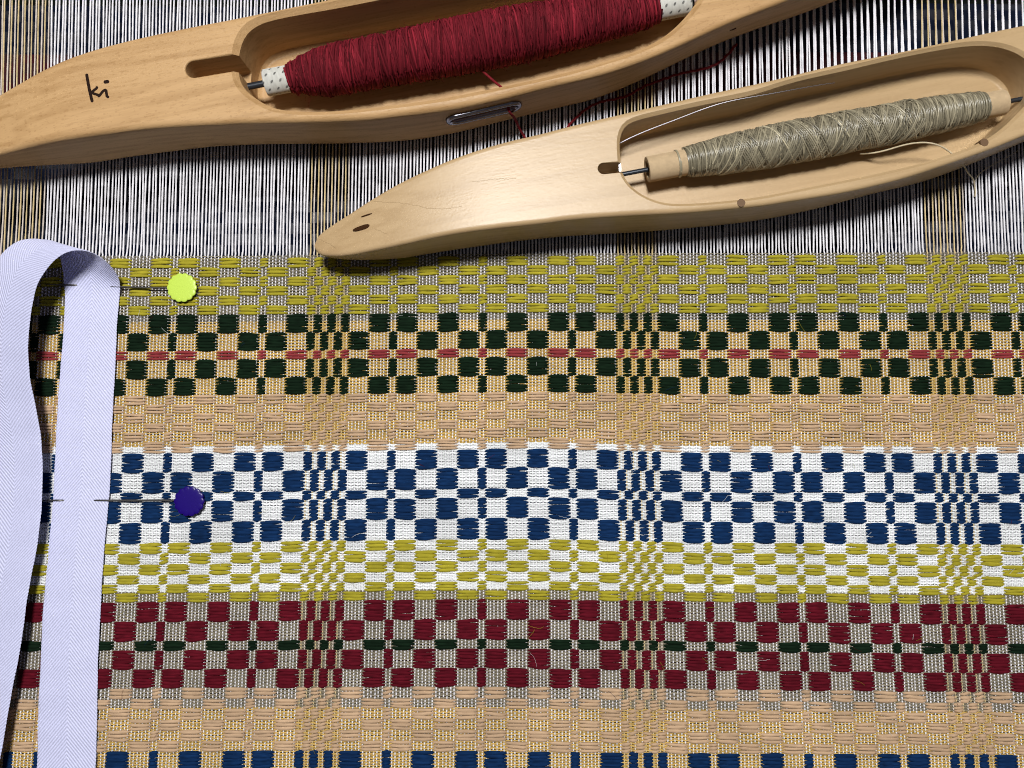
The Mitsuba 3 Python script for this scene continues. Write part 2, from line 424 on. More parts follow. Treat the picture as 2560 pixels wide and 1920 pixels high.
wood_bsdf('mat_maple', [0.43, 0.27, 0.13], [0.30, 0.172, 0.072], 11.5, 0.5, 0.2, 0.36, 0.14, 0.00006)
wood_bsdf('mat_birch', [0.385, 0.268, 0.145], [0.31, 0.205, 0.102], 11.0, 0.40, 0.14, 0.15, 0.38, 0.00003)
add_bsdf('mat_steel', {'type': 'roughconductor', 'material': 'Cr', 'alpha': 0.18})
add_bsdf('mat_wire', {'type': 'roughconductor', 'material': 'Cr', 'alpha': 0.3, 'specular_reflectance': {'type': 'rgb', 'value': [0.6, 0.6, 0.62]}})
add_bsdf('mat_dark_steel', {'type': 'principled', 'base_color': {'type': 'rgb', 'value': [0.035, 0.04, 0.05]}, 'metallic': 0.6, 'roughness': 0.3})
add_bsdf('mat_ink', {'type': 'diffuse', 'reflectance': {'type': 'rgb', 'value': [0.018, 0.010, 0.008]}})
add_bsdf('mat_stain', {'type': 'principled', 'base_color': {'type': 'rgb', 'value': [0.035, 0.015, 0.006]}, 'roughness': 0.9, 'specular': 0.05})
add_bsdf('mat_crack', {'type': 'diffuse', 'reflectance': {'type': 'rgb', 'value': [0.24, 0.16, 0.085]}})
add_bsdf('mat_dowel', {'type': 'principled', 'base_color': {'type': 'rgb', 'value': [0.10, 0.052, 0.02]}, 'roughness': 0.7})


def corner(P0, P1, P2, r, n):
    """rounding of the corner P1 (arrays m x 3) with cut length r"""
    d0, d1 = P0 - P1, P2 - P1
    l0, l1 = np.linalg.norm(d0, axis=-1, keepdims=True), np.linalg.norm(d1, axis=-1, keepdims=True)
    c0, c1 = np.minimum(r, 0.45 * l0) / np.maximum(l0, 1e-9), np.minimum(r, 0.45 * l1) / np.maximum(l1, 1e-9)
    A, Bq = P1 + d0 * c0, P1 + d1 * c1
    t = np.linspace(0, 1, n)[:, None, None]
    return (1 - t) ** 2 * A + 2 * t * (1 - t) * P1 + t ** 2 * Bq


def shuttle_solid(xs, U, L, Bt, ztop, zbot, inset, r_top, r_bot):
    """lofted hull: upper and lower edge of the top face, lower edge of the base, as survey lines"""
    zt, zb = ztop(xs), zbot(xs)
    TU, TL = plan(xs, U(xs), zt), plan(xs, L(xs), zt)
    BL = plan(xs, np.maximum(Bt(xs), L(xs) + 2), zb)
    BL[:, 0] = TL[:, 0]
    BU = TU + 0
    BU[:, 2] = zb
    ax = (TL - TU) / np.maximum(np.linalg.norm(TL - TU, axis=1, keepdims=True), 1e-9)
    BU = BU + ax * np.minimum(inset, 0.25 * np.linalg.norm(TL - TU, axis=1, keepdims=True)) * np.array([1, 1, 0])
    n = 6
    ring = np.concatenate([corner(BU, TU, TL, r_top, n), corner(TU, TL, BL, r_top, n), corner(TL, BL, BU, r_bot, n), corner(BL, BU, TU, r_bot, n)], 0)
    ring = ring.transpose(1, 0, 2)
    m, k = ring.shape[:2]
    f = grid_faces(m, k)
    tm = trimesh.Trimesh(ring.reshape(-1, 3), f, process=True)
    tm.fix_normals()
    return tm


def closed_spline(px, n):
    px = np.asarray(px, float)
    px = np.vstack([px, px[:1]])
    s = np.r_[0, np.cumsum(np.linalg.norm(np.diff(px, axis=0), axis=1))]
    return CubicSpline(s, px, bc_type='periodic')(np.linspace(0, s[-1], n + 1)[:-1])


def pocket(loop, steps):
    """cutter: the plan loop (mm, n x 2) stacked at (z, outward offset)"""
    d = np.roll(loop, -1, 0) - np.roll(loop, 1, 0)
    d /= np.linalg.norm(d, axis=1, keepdims=True)
    nrm = np.stack([d[:, 1], -d[:, 0]], 1)
    if np.sum(loop[:, 0] * np.roll(loop[:, 1], -1) - np.roll(loop[:, 0], -1) * loop[:, 1]) < 0:
        nrm = -nrm
    k = len(loop)
    V = [np.c_[loop + nrm * o, np.full(k, z)] for z, o in steps]
    n = len(V)
    cen = loop.mean(0)
    V = np.vstack(V + [[[*cen, steps[0][0]]], [[*cen, steps[-1][0]]]])
    i, j = np.meshgrid(np.arange(n - 1), np.arange(k), indexing='ij')
    q = np.stack([i * k + j, i * k + (j + 1) % k, (i + 1) * k + (j + 1) % k, (i + 1) * k + j], -1).reshape(-1, 4)
    j = np.arange(k)
    c0 = np.stack([np.full(k, n * k), (j + 1) % k, j], 1)
    c1 = np.stack([np.full(k, n * k + 1), (n - 1) * k + j, (n - 1) * k + (j + 1) % k], 1)
    tm = trimesh.Trimesh(V, np.vstack([quads(q), c0, c1]), process=False)
    tm.fix_normals()
    return tm


def rim_steps(h, r, zf, taper):
    a = np.linspace(0, np.pi / 2, 6)
    s = [(h + 1.0, r * 1.02)] + [(h - r * math.sin(x), r * (1 - math.sin(x)) if False else r * (1 - math.cos(np.pi / 2 - x))) for x in a]
    s += [(zf + 3.0, -taper * 0.5), (zf + 1.2, -taper * 0.75), (zf + 0.35, -taper - 0.7), (zf, -taper - 1.8)]
    return s


def capsule_poly(p0, p1, r, n=10):
    return np.array(LineString([p0, p1]).buffer(r, quad_segs=n).exterior.coords)[:-1]


def box_cut(poly, z0, z1):
    tm = trimesh.creation.extrude_polygon(Polygon(poly), z1 - z0)
    tm.apply_translation([0, 0, z0])
    return tm


def xy(px, py, z):
    return plan(px, py, z)[..., :2]


# --- shuttle with the red yarn
H1, ZF1 = 26.0, 4.5
U1 = pchip([(-190, 415), (-160, 372), (-100, 310), (-50, 266), (0, 230), (41, 206), (95, 175), (163, 143), (217, 124), (271, 108), (353, 88), (461, 65), (600, 38), (787, 0), (1180, -77), (1600, -168), (2000, -268), (2300, -335), (2500, -365), (2560, -360)])
L1 = pchip([(-190, 425), (-160, 420), (-100, 407), (0, 385), (81, 363), (163, 346), (271, 331), (380, 318), (542, 309), (636, 305), (771, 303), (907, 297), (1000, 287), (1136, 270), (1244, 248), (1380, 214), (1500, 186), (1636, 141), (1717, 106), (1798, 69), (1880, 35), (1966, 2), (2200, -100), (2400, -215), (2560, -340)])
B1 = pchip([(-190, 430), (-160, 432), (-100, 428), (0, 420), (136, 413), (244, 398), (353, 385), (488, 371), (636, 366), (771, 365), (907, 362), (1000, 357), (1100, 343), (1271, 305), (1380, 281), (1500, 254), (1636, 203), (1744, 155), (1839, 115), (1934, 82), (2100, 30), (2200, -8), (2400, -120), (2560, -320)])
zt1 = lambda x: H1 - 12.0 * np.clip((170 - x) / 360, 0, 1) ** 1.5 - 12.0 * np.clip((x - 2190) / 370, 0, 1) ** 1.5
zb1 = lambda x: 0.6 + 7.0 * np.clip((150 - x) / 340, 0, 1) ** 1.6 + 7.0 * np.clip((x - 2200) / 360, 0, 1) ** 1.6
xs1 = np.r_[-190, -180, -165, -145, np.linspace(-120, 2480, 110), 2520, 2545, 2560]
body = to_manifold(shuttle_solid(xs1, U1, L1, B1, zt1, zb1, 2.0, 2.6, 3.5))
cav1 = closed_spline([(592, 165), (595, 122), (604, 94), (622, 70), (652, 52), (690, 41), (744, 30), (825, 16), (907, 0), (1180, -52), (1450, -100), (1600, -112), (1690, -98), (1735, -62), (1752, -20), (1741, 3), (1706, 47), (1684, 68), (1652, 92), (1608, 115), (1542, 138), (1461, 163), (1353, 190), (1244, 213), (1100, 241), (961, 260), (853, 271), (771, 274), (717, 271), (674, 262), (644, 246), (617, 226), (600, 205)], 170)
loop1 = xy(cav1[:, 0], cav1[:, 1], H1)
body = body - to_manifold(pocket(loop1, rim_steps(H1, 1.9, ZF1, 1.0)))
sl0, sl1 = xy(485, 172, H1), xy(640, 146, H1)
body = body - to_manifold(pocket(capsule_poly(sl0, sl1, 2.9), [(H1 + 1, 0.8), (H1, 0.6), (H1 - 0.2, 0.2), (H1 - 0.6, 0.0), (12.6, -0.1), (12.0, -0.5)]))
# oval thread eye through the near wall
c0 = lambda x, f: plan(x, L1(x), H1) * (1 - f) + np.r_[plan(x, L1(x), H1)[:1], plan(x, B1(x), 0.6)[1:]] * f
EC = c0(1207.0, 0.36)
et = c0(1290.0, 0.36) - c0(1124.0, 0.36); et /= np.linalg.norm(et)
ed = c0(1207.0, 0.7) - c0(1207.0, 0.1); ed -= et * (ed @ et); ed /= np.linalg.norm(ed)
en = np.cross(et, ed)
en = en if en[1] < 0 else -en
EL, ER = 9.3, 2.7
aa = np.linspace(0, 2 * np.pi, 48, endpoint=False)
oval = lambda g: EC + np.outer(np.sign(np.cos(aa)) * EL * (np.abs(np.cos(aa)) > 1e-9) + np.cos(aa) * (ER + g), et) + np.outer(np.sin(aa) * (ER + g), ed)
hole = np.vstack([oval(0.0) + en * 4, oval(0.0) - en * 7, [EC + en * 4], [EC - en * 7]])
j = np.arange(48)
hf = np.vstack([quads(np.stack([j, (j + 1) % 48, 48 + (j + 1) % 48, 48 + j], 1)), np.stack([np.full(48, 96), (j + 1) % 48, j], 1), np.stack([np.full(48, 97), 48 + j, 48 + (j + 1) % 48], 1)])
hm = trimesh.Trimesh(hole, hf, process=False); hm.fix_normals()
body = body - to_manifold(hm)
S1 = numbered('boat_shuttle')
labels[S1] = {'label': 'larger wooden boat shuttle marked ki, holding the dark red yarn bobbin, across the top', 'category': 'shuttle', 'group': 'wooden boat shuttles lying on the warp'}
put(S1 + '__body', from_manifold(body), 'mat_maple', smooth=38)


def ring_tube(P, r, k=10):
    P = np.asarray(P)
    n = len(P)
    t = np.roll(P, -1, 0) - np.roll(P, 1, 0); t /= np.linalg.norm(t, axis=1, keepdims=True)
    b = np.broadcast_to(en, P.shape); a = np.cross(t, b)
    ang = np.arange(k) * 2 * np.pi / k
    V = P[:, None] + r * (np.cos(ang)[None, :, None] * a[:, None] + np.sin(ang)[None, :, None] * b[:, None])
    i, j = np.meshgrid(np.arange(n), np.arange(k), indexing='ij')
    q = np.stack([i * k + j, i * k + (j + 1) % k, ((i + 1) % n) * k + (j + 1) % k, ((i + 1) % n) * k + j], -1).reshape(-1, 4)
    tm = trimesh.Trimesh(V.reshape(-1, 3), quads(q), process=False); tm.fix_normals()
    return tm


add_bsdf('mat_eyelet', {'type': 'roughconductor', 'material': 'Cr', 'alpha': 0.12, 'specular_reflectance': {'type': 'rgb', 'value': [0.45, 0.47, 0.52]}})
k = put(S1 + '__eyelet', join([(lambda m: (m.vertices, m.faces))(ring_tube(oval(0.45) + en * 0.2, 0.95)), (lambda m: (m.vertices, m.faces))(ring_tube(oval(-0.1) - en * 1.6, 0.55))]), 'mat_eyelet')
labels[k] = {'label': 'shiny metal oval thread eye in the near side'}
# signature burnt into the top
strokes = [[(800, 692), (812, 760), (832, 860), (849, 930)], [(893, 806), (868, 832), (850, 852), (880, 868), (912, 886)], [(912, 886), (932, 862), (952, 840), (972, 830), (982, 862), (995, 894)], [(972, 756), (990, 753)]]
sig = []
for st, w in zip(strokes, (0.5, 0.45, 0.45, 0.62)):
    pts = xy(np.array([p[0] for p in st]) / 3.687, np.array([p[1] for p in st]) / 3.687, H1)
    g = LineString(spline(pts, 14) if len(pts) > 2 else pts).buffer(w, quad_segs=5)
    m = trimesh.creation.extrude_polygon(g, 0.16); m.apply_translation([0, 0, H1 - 0.10])
    sig.append((m.vertices, m.faces))
k = put(S1 + '__signature', join(sig), 'mat_ink', smooth=False)
labels[k] = {'label': 'handwritten dark letters ki'}
m = trimesh.creation.icosphere(subdivisions=2, radius=1.0); m.apply_scale([1.3, 0.25, 0.5])
m.apply_transform(trimesh.transformations.rotation_matrix(0.36, [0, 0, 1]))
m.apply_translation(plan(1853, L1(1853.), H1) * 0.6 + np.r_[plan(1853, L1(1853.), H1)[:1], plan(1853, B1(1853.), 0.6)[1:]] * 0.4 + [0, -0.05, 0])
k = put(S1 + '__knot', m, 'mat_stain')
labels[k] = {'label': 'small dark knot in the near side'}

# --- shuttle with the linen yarn
H2, ZF2 = 25.0, 8.5
U2 = pchip([(786, 612), (788, 603), (793, 590), (804, 578), (820, 566), (868, 535), (936, 491), (1004, 452), (1058, 426), (1140, 391), (1248, 356), (1360, 329), (1425, 312), (1536, 286), (1678, 253), (1773, 231), (1900, 204), (1960, 190), (2102, 156), (2244, 128), (2386, 97), (2560, 60), (2800, 22), (3000, 5), (3150, 6), (3220, 30)])
L2 = pchip([(786, 618), (788, 625), (795, 634), (812, 640), (840, 641), (880, 637), (923, 628), (1004, 611), (1085, 593), (1167, 579), (1248, 569), (1360, 557), (1428, 548), (1584, 537), (1725, 530), (1830, 521), (1917, 512), (1960, 505), (2102, 483), (2244, 451), (2386, 405), (2480, 372), (2560, 340), (2800, 240), (3000, 150), (3150, 80), (3220, 40)])
B2 = pchip([(786, 622), (788, 632), (801, 642), (841, 650), (896, 653), (977, 650), (1058, 638), (1167, 623), (1300, 606), (1442, 594), (1631, 584), (1773, 573), (1900, 561), (1960, 553), (2102, 526), (2244, 491), (2386, 460), (2480, 430), (2560, 400), (2800, 300), (3000, 185), (3150, 110), (3220, 50)])
zt2 = lambda x: H2 - 11.0 * np.clip((1300 - x) / 515, 0, 1) ** 2.6 - 11.0 * np.clip((x - 2880) / 340, 0, 1) ** 1.6
zb2 = lambda x: 0.6 + 6.5 * np.clip((1050 - x) / 265, 0, 1) ** 1.5 + 6.5 * np.clip((x - 2950) / 270, 0, 1) ** 1.5
xs2 = np.r_[786, 787, 788.5, 791, 795, 800, 806, 814, 824, 836, np.linspace(850, 3120, 110), 3160, 3190, 3205, 3216, 3220]
body = to_manifold(shuttle_solid(xs2, U2, L2, B2, zt2, zb2, 2.0, 1.9, 3.0))
cav2 = closed_spline([(1551, 385), (1550, 361), (1553, 335), (1565, 313), (1590, 299), (1631, 288), (1726, 266), (1820, 247), (1900, 229), (1960, 210), (2102, 176), (2244, 143), (2338, 124), (2409, 113), (2471, 111), (2525, 121), (2570, 146), (2596, 185), (2592, 225), (2560, 268), (2520, 308), (2485, 336), (2440, 360), (2376, 384), (2244, 421), (2102, 451), (1960, 479), (1900, 490), (1820, 500), (1726, 507), (1665, 505), (1622, 492), (1588, 471), (1566, 447), (1555, 420)], 170)
loop2 = xy(cav2[:, 0], cav2[:, 1], H2)
body = body - to_manifold(pocket(loop2, rim_steps(H2, 1.1, ZF2, 0.7)))
s0, s1 = xy(1509, 421, H2), xy(1600, 413, H2)
body = body - to_manifold(pocket(capsule_poly(s0, s1, 1.75), [(H2 + 1, 0.35), (H2, 0.25), (H2 - 0.4, 0.0), (13.0, 0.0), (12.5, -0.2)]))
S2 = numbered('boat_shuttle')
labels[S2] = {'label': 'paler pointed boat shuttle with two gouges in its nose, holding the grey linen bobbin', 'category': 'shuttle', 'group': 'wooden boat shuttles lying on the warp'}
put(S2 + '__body', from_manifold(body), 'mat_birch', smooth=38)
for (gx, gy, a, b, ang) in ((916, 566, 4.9, 0.85, 14), (923, 536, 3.0, 0.3, 14)):
    m = trimesh.creation.icosphere(subdivisions=3, radius=1.0)
    m.apply_scale([a, b, 0.28])
    m.apply_transform(trimesh.transformations.rotation_matrix(math.radians(ang), [0, 0, 1]))
    zc = float(zt2(np.array([gx]))[0])
    m.apply_transform(trimesh.transformations.rotation_matrix(-0.10, [0, 1, 0]))
    m.apply_translation(plan(gx, gy, zc) + [0, 0, -0.12])
    k = put(S2 + '__gouge', m, 'mat_stain')
    labels[k] = {'label': 'dark gouge in the nose' if a > 4 else 'thin dark scratch in the nose'}
cracks = []
for line in ([(934, 503), (985, 507), (1030, 512), (1075, 521), (1120, 520), (1155, 516)], [(797, 598), (815, 606), (840, 620)], [(937, 572), (955, 580), (968, 586)], [(1180, 455), (1230, 449), (1290, 447)]):
    xy_ = np.array(line, float)
    zc = zt2(xy_[:, 0])
    cracks.append(tube(spline(np.array([plan(a, b, c) for (a, b), c in zip(line, zc)]), 24) + np.c_[np.zeros(24), 0.12 * rng.normal(0, 1, 24), np.full(24, -0.03)], 0.075, 4))
k = put(S2 + '__hairline_crack', join(cracks), 'mat_crack')
labels[k] = {'label': 'fine hairline cracks in the nose'}
for (gx, gy) in ((1853, 507), (2461, 356)):
    m = trimesh.creation.cylinder(radius=1.35, height=4.0, sections=28)
    m.apply_translation(plan(gx, gy, H2) + [0, 0, -1.94])
    put(S2 + '__dowel_peg', m, 'mat_dowel', smooth=30)
# spring wire along the far wall
wp = spline([plan(1543, 362, 17.0), plan(1600, 334, 18.5), plan(1690, 299, 20.8), plan(1798, 260, 24.0), plan(1907, 238, 23.4), plan(2000, 221, 21.0), plan(2087, 207, 18.4)], 60)
k = put(S2 + '__spring_wire', tube(wp, np.linspace(0.27, 0.15, 60), 8), 'mat_wire')
labels[k] = {'label': 'bent steel wire along the far inner wall'}
sp2 = [plan(1500, 430, 16.0), plan(1556, 425.5, 16.2), plan(1618, 424, 16.5), plan(2060, 341, 16.5), plan(2508, 256, 16.5), plan(2600, 236, 16.5)]
ax2a, ax2b = plan(1618, 424, 16.5), plan(2508, 256, 16.5)
d2 = (ax2b - ax2a) / np.linalg.norm(ax2b - ax2a)
put(S2 + '__spindle', tube(np.array([ax2a - d2 * 12.5, ax2a + d2 * 2, ax2b - d2 * 2, ax2b + d2 * 14]), 0.8, 12), 'mat_dark_steel')
m = trimesh.creation.box([0.7, 2.6, 2.0]); m.apply_translation(plan(1549, 421, 22.0))
k = put(S2 + '__clip', m, 'mat_steel', smooth=False)
labels[k] = {'label': 'small bright metal clip at the spindle foot'}

# --- spindle of the first shuttle
ax1a, ax1b = plan(664, 208, 15.0), plan(1722, 4, 15.0)
d1 = (ax1b - ax1a) / np.linalg.norm(ax1b - ax1a)
put(S1 + '__spindle', tube(np.array([ax1a - d1 * 13, ax1a + d1 * 2, ax1b - d1 * 2, ax1b + d1 * 6]), 1.15, 14), 'mat_dark_steel')
m = trimesh.creation.cylinder(radius=4.6, height=2.4, sections=32)
m.apply_transform(trimesh.geometry.align_vectors([0, 0, 1], d1)); m.apply_translation(ax1b + d1 * 1.8)
k = put(S1 + '__spindle_collar', m, 'mat_steel', smooth=30)
labels[k] = {'label': 'metal collar at the right end of the spindle'}


# ------------------------------------------------------------------ bobbins
def frame(d):
    a = np.cross(d, [0, 0, 1.0]); a /= np.linalg.norm(a)
    return a, np.cross(a, d)


def lathe(P0, d, prof, k=40):
    """surface of revolution about P0 + s d; prof = [(s, r)] closed path"""
    a, b = frame(d)
    th = np.arange(k) * 2 * np.pi / k
    prof = np.asarray(prof, float)
    V = P0 + prof[:, 0][:, None, None] * d + prof[:, 1][:, None, None] * (np.cos(th)[None, :, None] * a + np.sin(th)[None, :, None] * b)
    n = len(prof)
    i, j = np.meshgrid(np.arange(n), np.arange(k), indexing='ij')
    q = np.stack([i * k + j, i * k + (j + 1) % k, ((i + 1) % n) * k + (j + 1) % k, ((i + 1) % n) * k + j], -1).reshape(-1, 4)
    tm = trimesh.Trimesh(V.reshape(-1, 3), quads(q), process=False); tm.fix_normals()
    return tm


def windings(P0, d, R, passes, r, k=5, step=0.33):
    """yarn laid round the axis: passes = (s0, s1, pitch, lift, wobble)"""
    a, b = frame(d)
    out = []
    for s0, s1, pitch, lift, wob, *t0 in passes:
        turns = abs(s1 - s0) / pitch
        th = np.arange(0, turns * 2 * np.pi, step) + (t0[0] if t0 else rng.uniform(0, 6.28))
        u = np.linspace(0, 1, len(th))
        s = s0 + (s1 - s0) * u
        nw = max(4, int(turns / 1.5) + 2)
        s = s + wob * CubicSpline(np.linspace(0, 1, nw), rng.normal(0, 1, nw))(u)
        s = np.clip(s, min(s0, s1) - 0.3, max(s0, s1) + 0.3)
        nr = max(4, int(turns) + 2)
        rr = R(s) + lift + 0.10 * CubicSpline(np.linspace(0, 1, nr), rng.normal(0, 1, nr))(u)
        P = P0 + s[:, None] * d + rr[:, None] * (np.cos(th)[:, None] * a + np.sin(th)[:, None] * b)
        out.append(tube(P, r * (1 + 0.08 * rng.normal(0, 1, len(P))), k))
    return out


yarn_bsdf('mat_red_tail', [0.13, 0.008, 0.012], var=0.6, sx=2000, sy=2000)


def tones(parts, col, spread):
    """each lap of yarn a little lighter or darker, and slubs along it; the first part is the hidden core"""
    out = []
    for q, (v, f) in enumerate(parts):
        t = 0.45 if q == 0 else math.exp(spread * rng.normal())
        n = len(v)
        kn = max(6, n // 60)
        sl = np.interp(np.arange(n), np.linspace(0, n, kn), rng.normal(0, 0.22, kn))
        out.append(np.asarray(col)[None, :] * np.clip(t * np.exp(sl), 0.2, 2.2)[:, None])
    return np.clip(np.vstack(out), 0, 1)


# red wool bobbin
B1k = numbered('yarn_bobbin')
labels[B1k] = {'label': 'bobbin of dark red wool yarn on a speckled white tube, inside the larger shuttle', 'category': 'bobbin', 'group': 'yarn bobbins in the shuttles'}
LEN1 = np.linalg.norm(ax1b - ax1a)


def paper1(p, n, uv):
    q = p * 1000.0
    s = (q.x - ax1a[0]) * d1[0] + (q.y - ax1a[1]) * d1[1]
    w = (q.y - ax1a[1]) * d1[0] - (q.x - ax1a[0]) * d1[1]
    th = dr.atan2(q.z - 15.0, w)
    gx, gy = s / 3.0, th * 4.5 / 2.6
    ro = dr.floor(gy)
    gx = gx + 0.5 * (ro - 2 * dr.floor(ro / 2))
    fx, fy = gx - dr.floor(gx) - 0.5, gy - dr.floor(gy) - 0.5
    dd = dr.sqrt(dr.square((fx + 0.5 * fy) * 2.6) + dr.square((fy - 0.2 * fx) * 1.6))
    return mix(mi.Color3f(0.11, 0.11, 0.105), mi.Color3f(0.42, 0.42, 0.39), smoothstep(0.28, 0.45, dd)) * (0.9 + 0.2 * noise(s * 2, th * 4))


add_bsdf('mat_paper_speckled', {'type': 'principled', 'base_color': proc(paper1), 'roughness': 0.8, 'specular': 0.2})
put(B1k + '__tube', lathe(ax1a, d1, [(0, 2.6), (0, 4.3), (0.25, 4.5), (LEN1 - 0.25, 4.5), (LEN1, 4.3), (LEN1, 2.6)]), 'mat_paper_speckled', smooth=35)
sx = lambda px: float((plan(px, 208 - 0.193 * (px - 664), 15.0) - ax1a) @ d1)
R1 = pchip([(sx(715), 4.7), (sx(728), 5.0), (sx(760), 6.0), (sx(800), 7.3), (sx(840), 7.9), (sx(1000), 8.3), (sx(1130), 8.9), (sx(1271), 9.1), (sx(1380), 8.4), (sx(1490), 7.3), (sx(1600), 5.9), (sx(1648), 4.9)])
r0, r1 = sx(722), sx(1645)
core = [(r0, 4.4)] + [(s, float(R1(s)) - 0.35) for s in np.linspace(r0 + 0.1, r1 - 0.1, 60)] + [(r1, 4.4)]
cm = lathe(ax1a, d1, core + [(r1 - 1, 4.3), (r0 + 1, 4.3)])
parts = [(cm.vertices, cm.faces)]
passes = [(r0, r1, 0.75, -0.25, 0.15), (r1, r0, 1.0, -0.05, 0.5)]
for q in range(18):                      # slanting outer laps
    w0, w1 = r0 + rng.uniform(2, 12), r1 - rng.uniform(2, 10)
    w0, w1 = (w0, w1) if q % 4 else (w1, w0)
    passes.append((w0, w1, rng.uniform(5.0, 13.0), 0.02 + 0.03 * q, 1.2))
for q in range(12):
    c = rng.uniform(r0 + 4, r1 - 4)
    passes.append((c - rng.uniform(2, 6), c + rng.uniform(2, 6), rng.uniform(0.8, 2.0), 0.25, 0.4))
parts += windings(ax1a, d1, R1, passes, 0.41)
put(B1k + '__yarn', join(parts), 'mat_bobbin_red', color=tones(parts, [0.100, 0.0068, 0.0122], 0.26))
# stray wool hairs
hairs = []
a_, b_ = frame(d1)
for q in range(420):
    s = rng.uniform(r0, r1); th = rng.uniform(-0.6, np.pi + 0.6)
    e = np.cos(th) * a_ + np.sin(th) * b_
    p0 = ax1a + s * d1 + (float(R1(s)) + 0.25) * e
    t1 = rng.normal(0, 1, 3); t2 = rng.normal(0, 1, 3)
    L = rng.uniform(0.5, 2.0)
    hairs.append(tube(np.array([p0, p0 + L * (0.5 * e + 0.35 * t1), p0 + L * (0.8 * e + 0.6 * t1 + 0.4 * t2)]), 0.035, 3))
k = put(B1k + '__fuzz', join(hairs), 'mat_red_tail')
labels[k] = {'label': 'stray wool hairs', 'kind': 'stuff'}
# loose end of the red yarn: from the bobbin to the eye, then over the warp
ep = EC + et * 8.6 + en * 0.2
tail_in = spline([plan(1200, 172, 12.0), plan(1220, 190, 13.5), plan(1247, 213, 15.0), ep - en * 6, ep - en * 0.5], 24)
w_ = lambda px, py, z=0.95: plan(px, py, z)
tail_out = spline([ep - en * 1.0, ep + en * 1.4 + [0, 0, 0.2], plan(1284, 292, 12.5), plan(1296, 316, 5.5), w_(1310, 340, 1.6), w_(1330, 362), w_(1360, 368), w_(1395, 350), w_(1412, 328), w_(1427, 308), w_(1447, 288), w_(1466, 272), w_(1502, 255), w_(1535, 248), w_(1568, 239), w_(1608, 217), w_(1650, 201), w_(1690, 187), w_(1744, 175), w_(1785, 163), w_(1812, 144), w_(1828, 126), w_(1842, 110, 0.7)], 150)
tail_out[:, 2] = np.maximum(tail_out[:, 2], 0.55)
tail_out[30:, :2] += 0.12 * np.c_[np.sin(np.arange(120) * 0.9), np.cos(np.arange(120) * 1.3)]
k = put(B1k + '__yarn_tail', join([tube(tail_in, 0.46, 6), tube(tail_out, 0.46, 6)]), 'mat_red_tail')
labels[k] = {'label': 'loose red yarn end running through the eye and over the warp'}

# linen bobbin
B2k = numbered('yarn_bobbin')
labels[B2k] = {'label': 'bobbin of shiny grey-green linen yarn on a brown paper tube, inside the paler shuttle', 'category': 'bobbin', 'group': 'yarn bobbins in the shuttles'}
LEN2 = np.linalg.norm(ax2b - ax2a)
add_bsdf('mat_paper_brown', {'type': 'principled', 'base_color': proc(lambda p, n, uv: mi.Color3f(0.38, 0.28, 0.17) * (0.85 + 0.3 * fbm(p.x * 900, p.y * 900, p.z * 900))), 'roughness': 0.8, 'specular': 0.2})
put(B2k + '__tube', lathe(ax2a, d2, [(0, 2.9), (0, 4.2), (0.2, 4.35), (LEN2 - 0.2, 4.35), (LEN2, 4.2), (LEN2, 2.9)]), 'mat_paper_brown', smooth=35)
sx2 = lambda px: float((plan(px, 424 - 0.189 * (px - 1618), 16.5) - ax2a) @ d2)
R2 = pchip([(sx2(1690), 4.6), (sx2(1720), 5.0), (sx2(1780), 5.7), (sx2(1840), 6.2), (sx2(1920), 6.7), (sx2(2055), 6.75), (sx2(2150), 6.55), (sx2(2244), 6.45), (sx2(2330), 6.1), (sx2(2400), 5.4), (sx2(2450), 4.8), (sx2(2462), 4.6)])
q0, q1 = sx2(1712), sx2(2456)
cm = lathe(ax2a, d2, [(q0, 4.3)] + [(s, float(R2(s)) - 0.35) for s in np.linspace(q0 + 0.1, q1 - 0.1, 50)] + [(q1, 4.3), (q1 - 1, 4.2), (q0 + 1, 4.2)])
parts = [(cm.vertices, cm.faces)]
passes = [(q0, q1, 0.6, -0.22, 0.1), (q1, q0, 0.9, -0.1, 0.3)]
for q in range(7):
    w0, w1 = q0 + rng.uniform(0, 3), q1 - rng.uniform(0, 3)
    w0, w1 = (w0, w1) if q % 2 == 0 else (w1, w0)
    passes.append((w0, w1, rng.uniform(4, 7), -0.02 + 0.03 * q, 0.5))
mid0, mid1 = sx2(1800), sx2(2260)
for q in range(13):                       # the steep criss-cross in the middle, laid in bundles
    t0, o = rng.uniform(0, 6.28), rng.uniform(-3, 3)
    for g in range(int(rng.integers(2, 5))):
        w0, w1 = mid0 - 2 + o + 0.75 * g, mid1 + 2 + o + 0.75 * g
        w0, w1 = (w0, w1) if q % 2 == 0 else (w1, w0)
        passes.append((w0, w1, 21.0, 0.14 + 0.025 * q, 0.04, t0))
for q in range(8):                       # short dense laps near both ends
    c = (q0 + 4 + 3 * q) if q < 4 else (q1 - 3 - 3.5 * (q - 4))
    passes.append((c - 3, c + 3, rng.uniform(0.9, 1.6), 0.1, 0.5))
parts += windings(ax2a, d2, R2, passes, 0.29, step=0.3)
parts.append(tube(ax2a + (sx2(1693) + 0.6 * np.linspace(-0.5, 0.5, 60))[:, None] * d2 + 4.6 * (np.cos(np.linspace(0, 14, 60))[:, None] * frame(d2)[0] + np.sin(np.linspace(0, 14, 60))[:, None] * frame(d2)[1]), 0.22, 5))
put(B2k + '__yarn', join(parts), 'mat_bobbin_linen', color=tones(parts, [0.195, 0.172, 0.118], 0.30))
tl = spline([plan(2150, 384, 13.5), plan(2185, 382, 14.0), plan(2206, 378, 15.5), plan(2263, 362, 18.5), plan(2319, 357, 19.5), plan(2348, 364, 18.5), plan(2377, 382, 16.0), plan(2392, 395, 14.0)], 40)
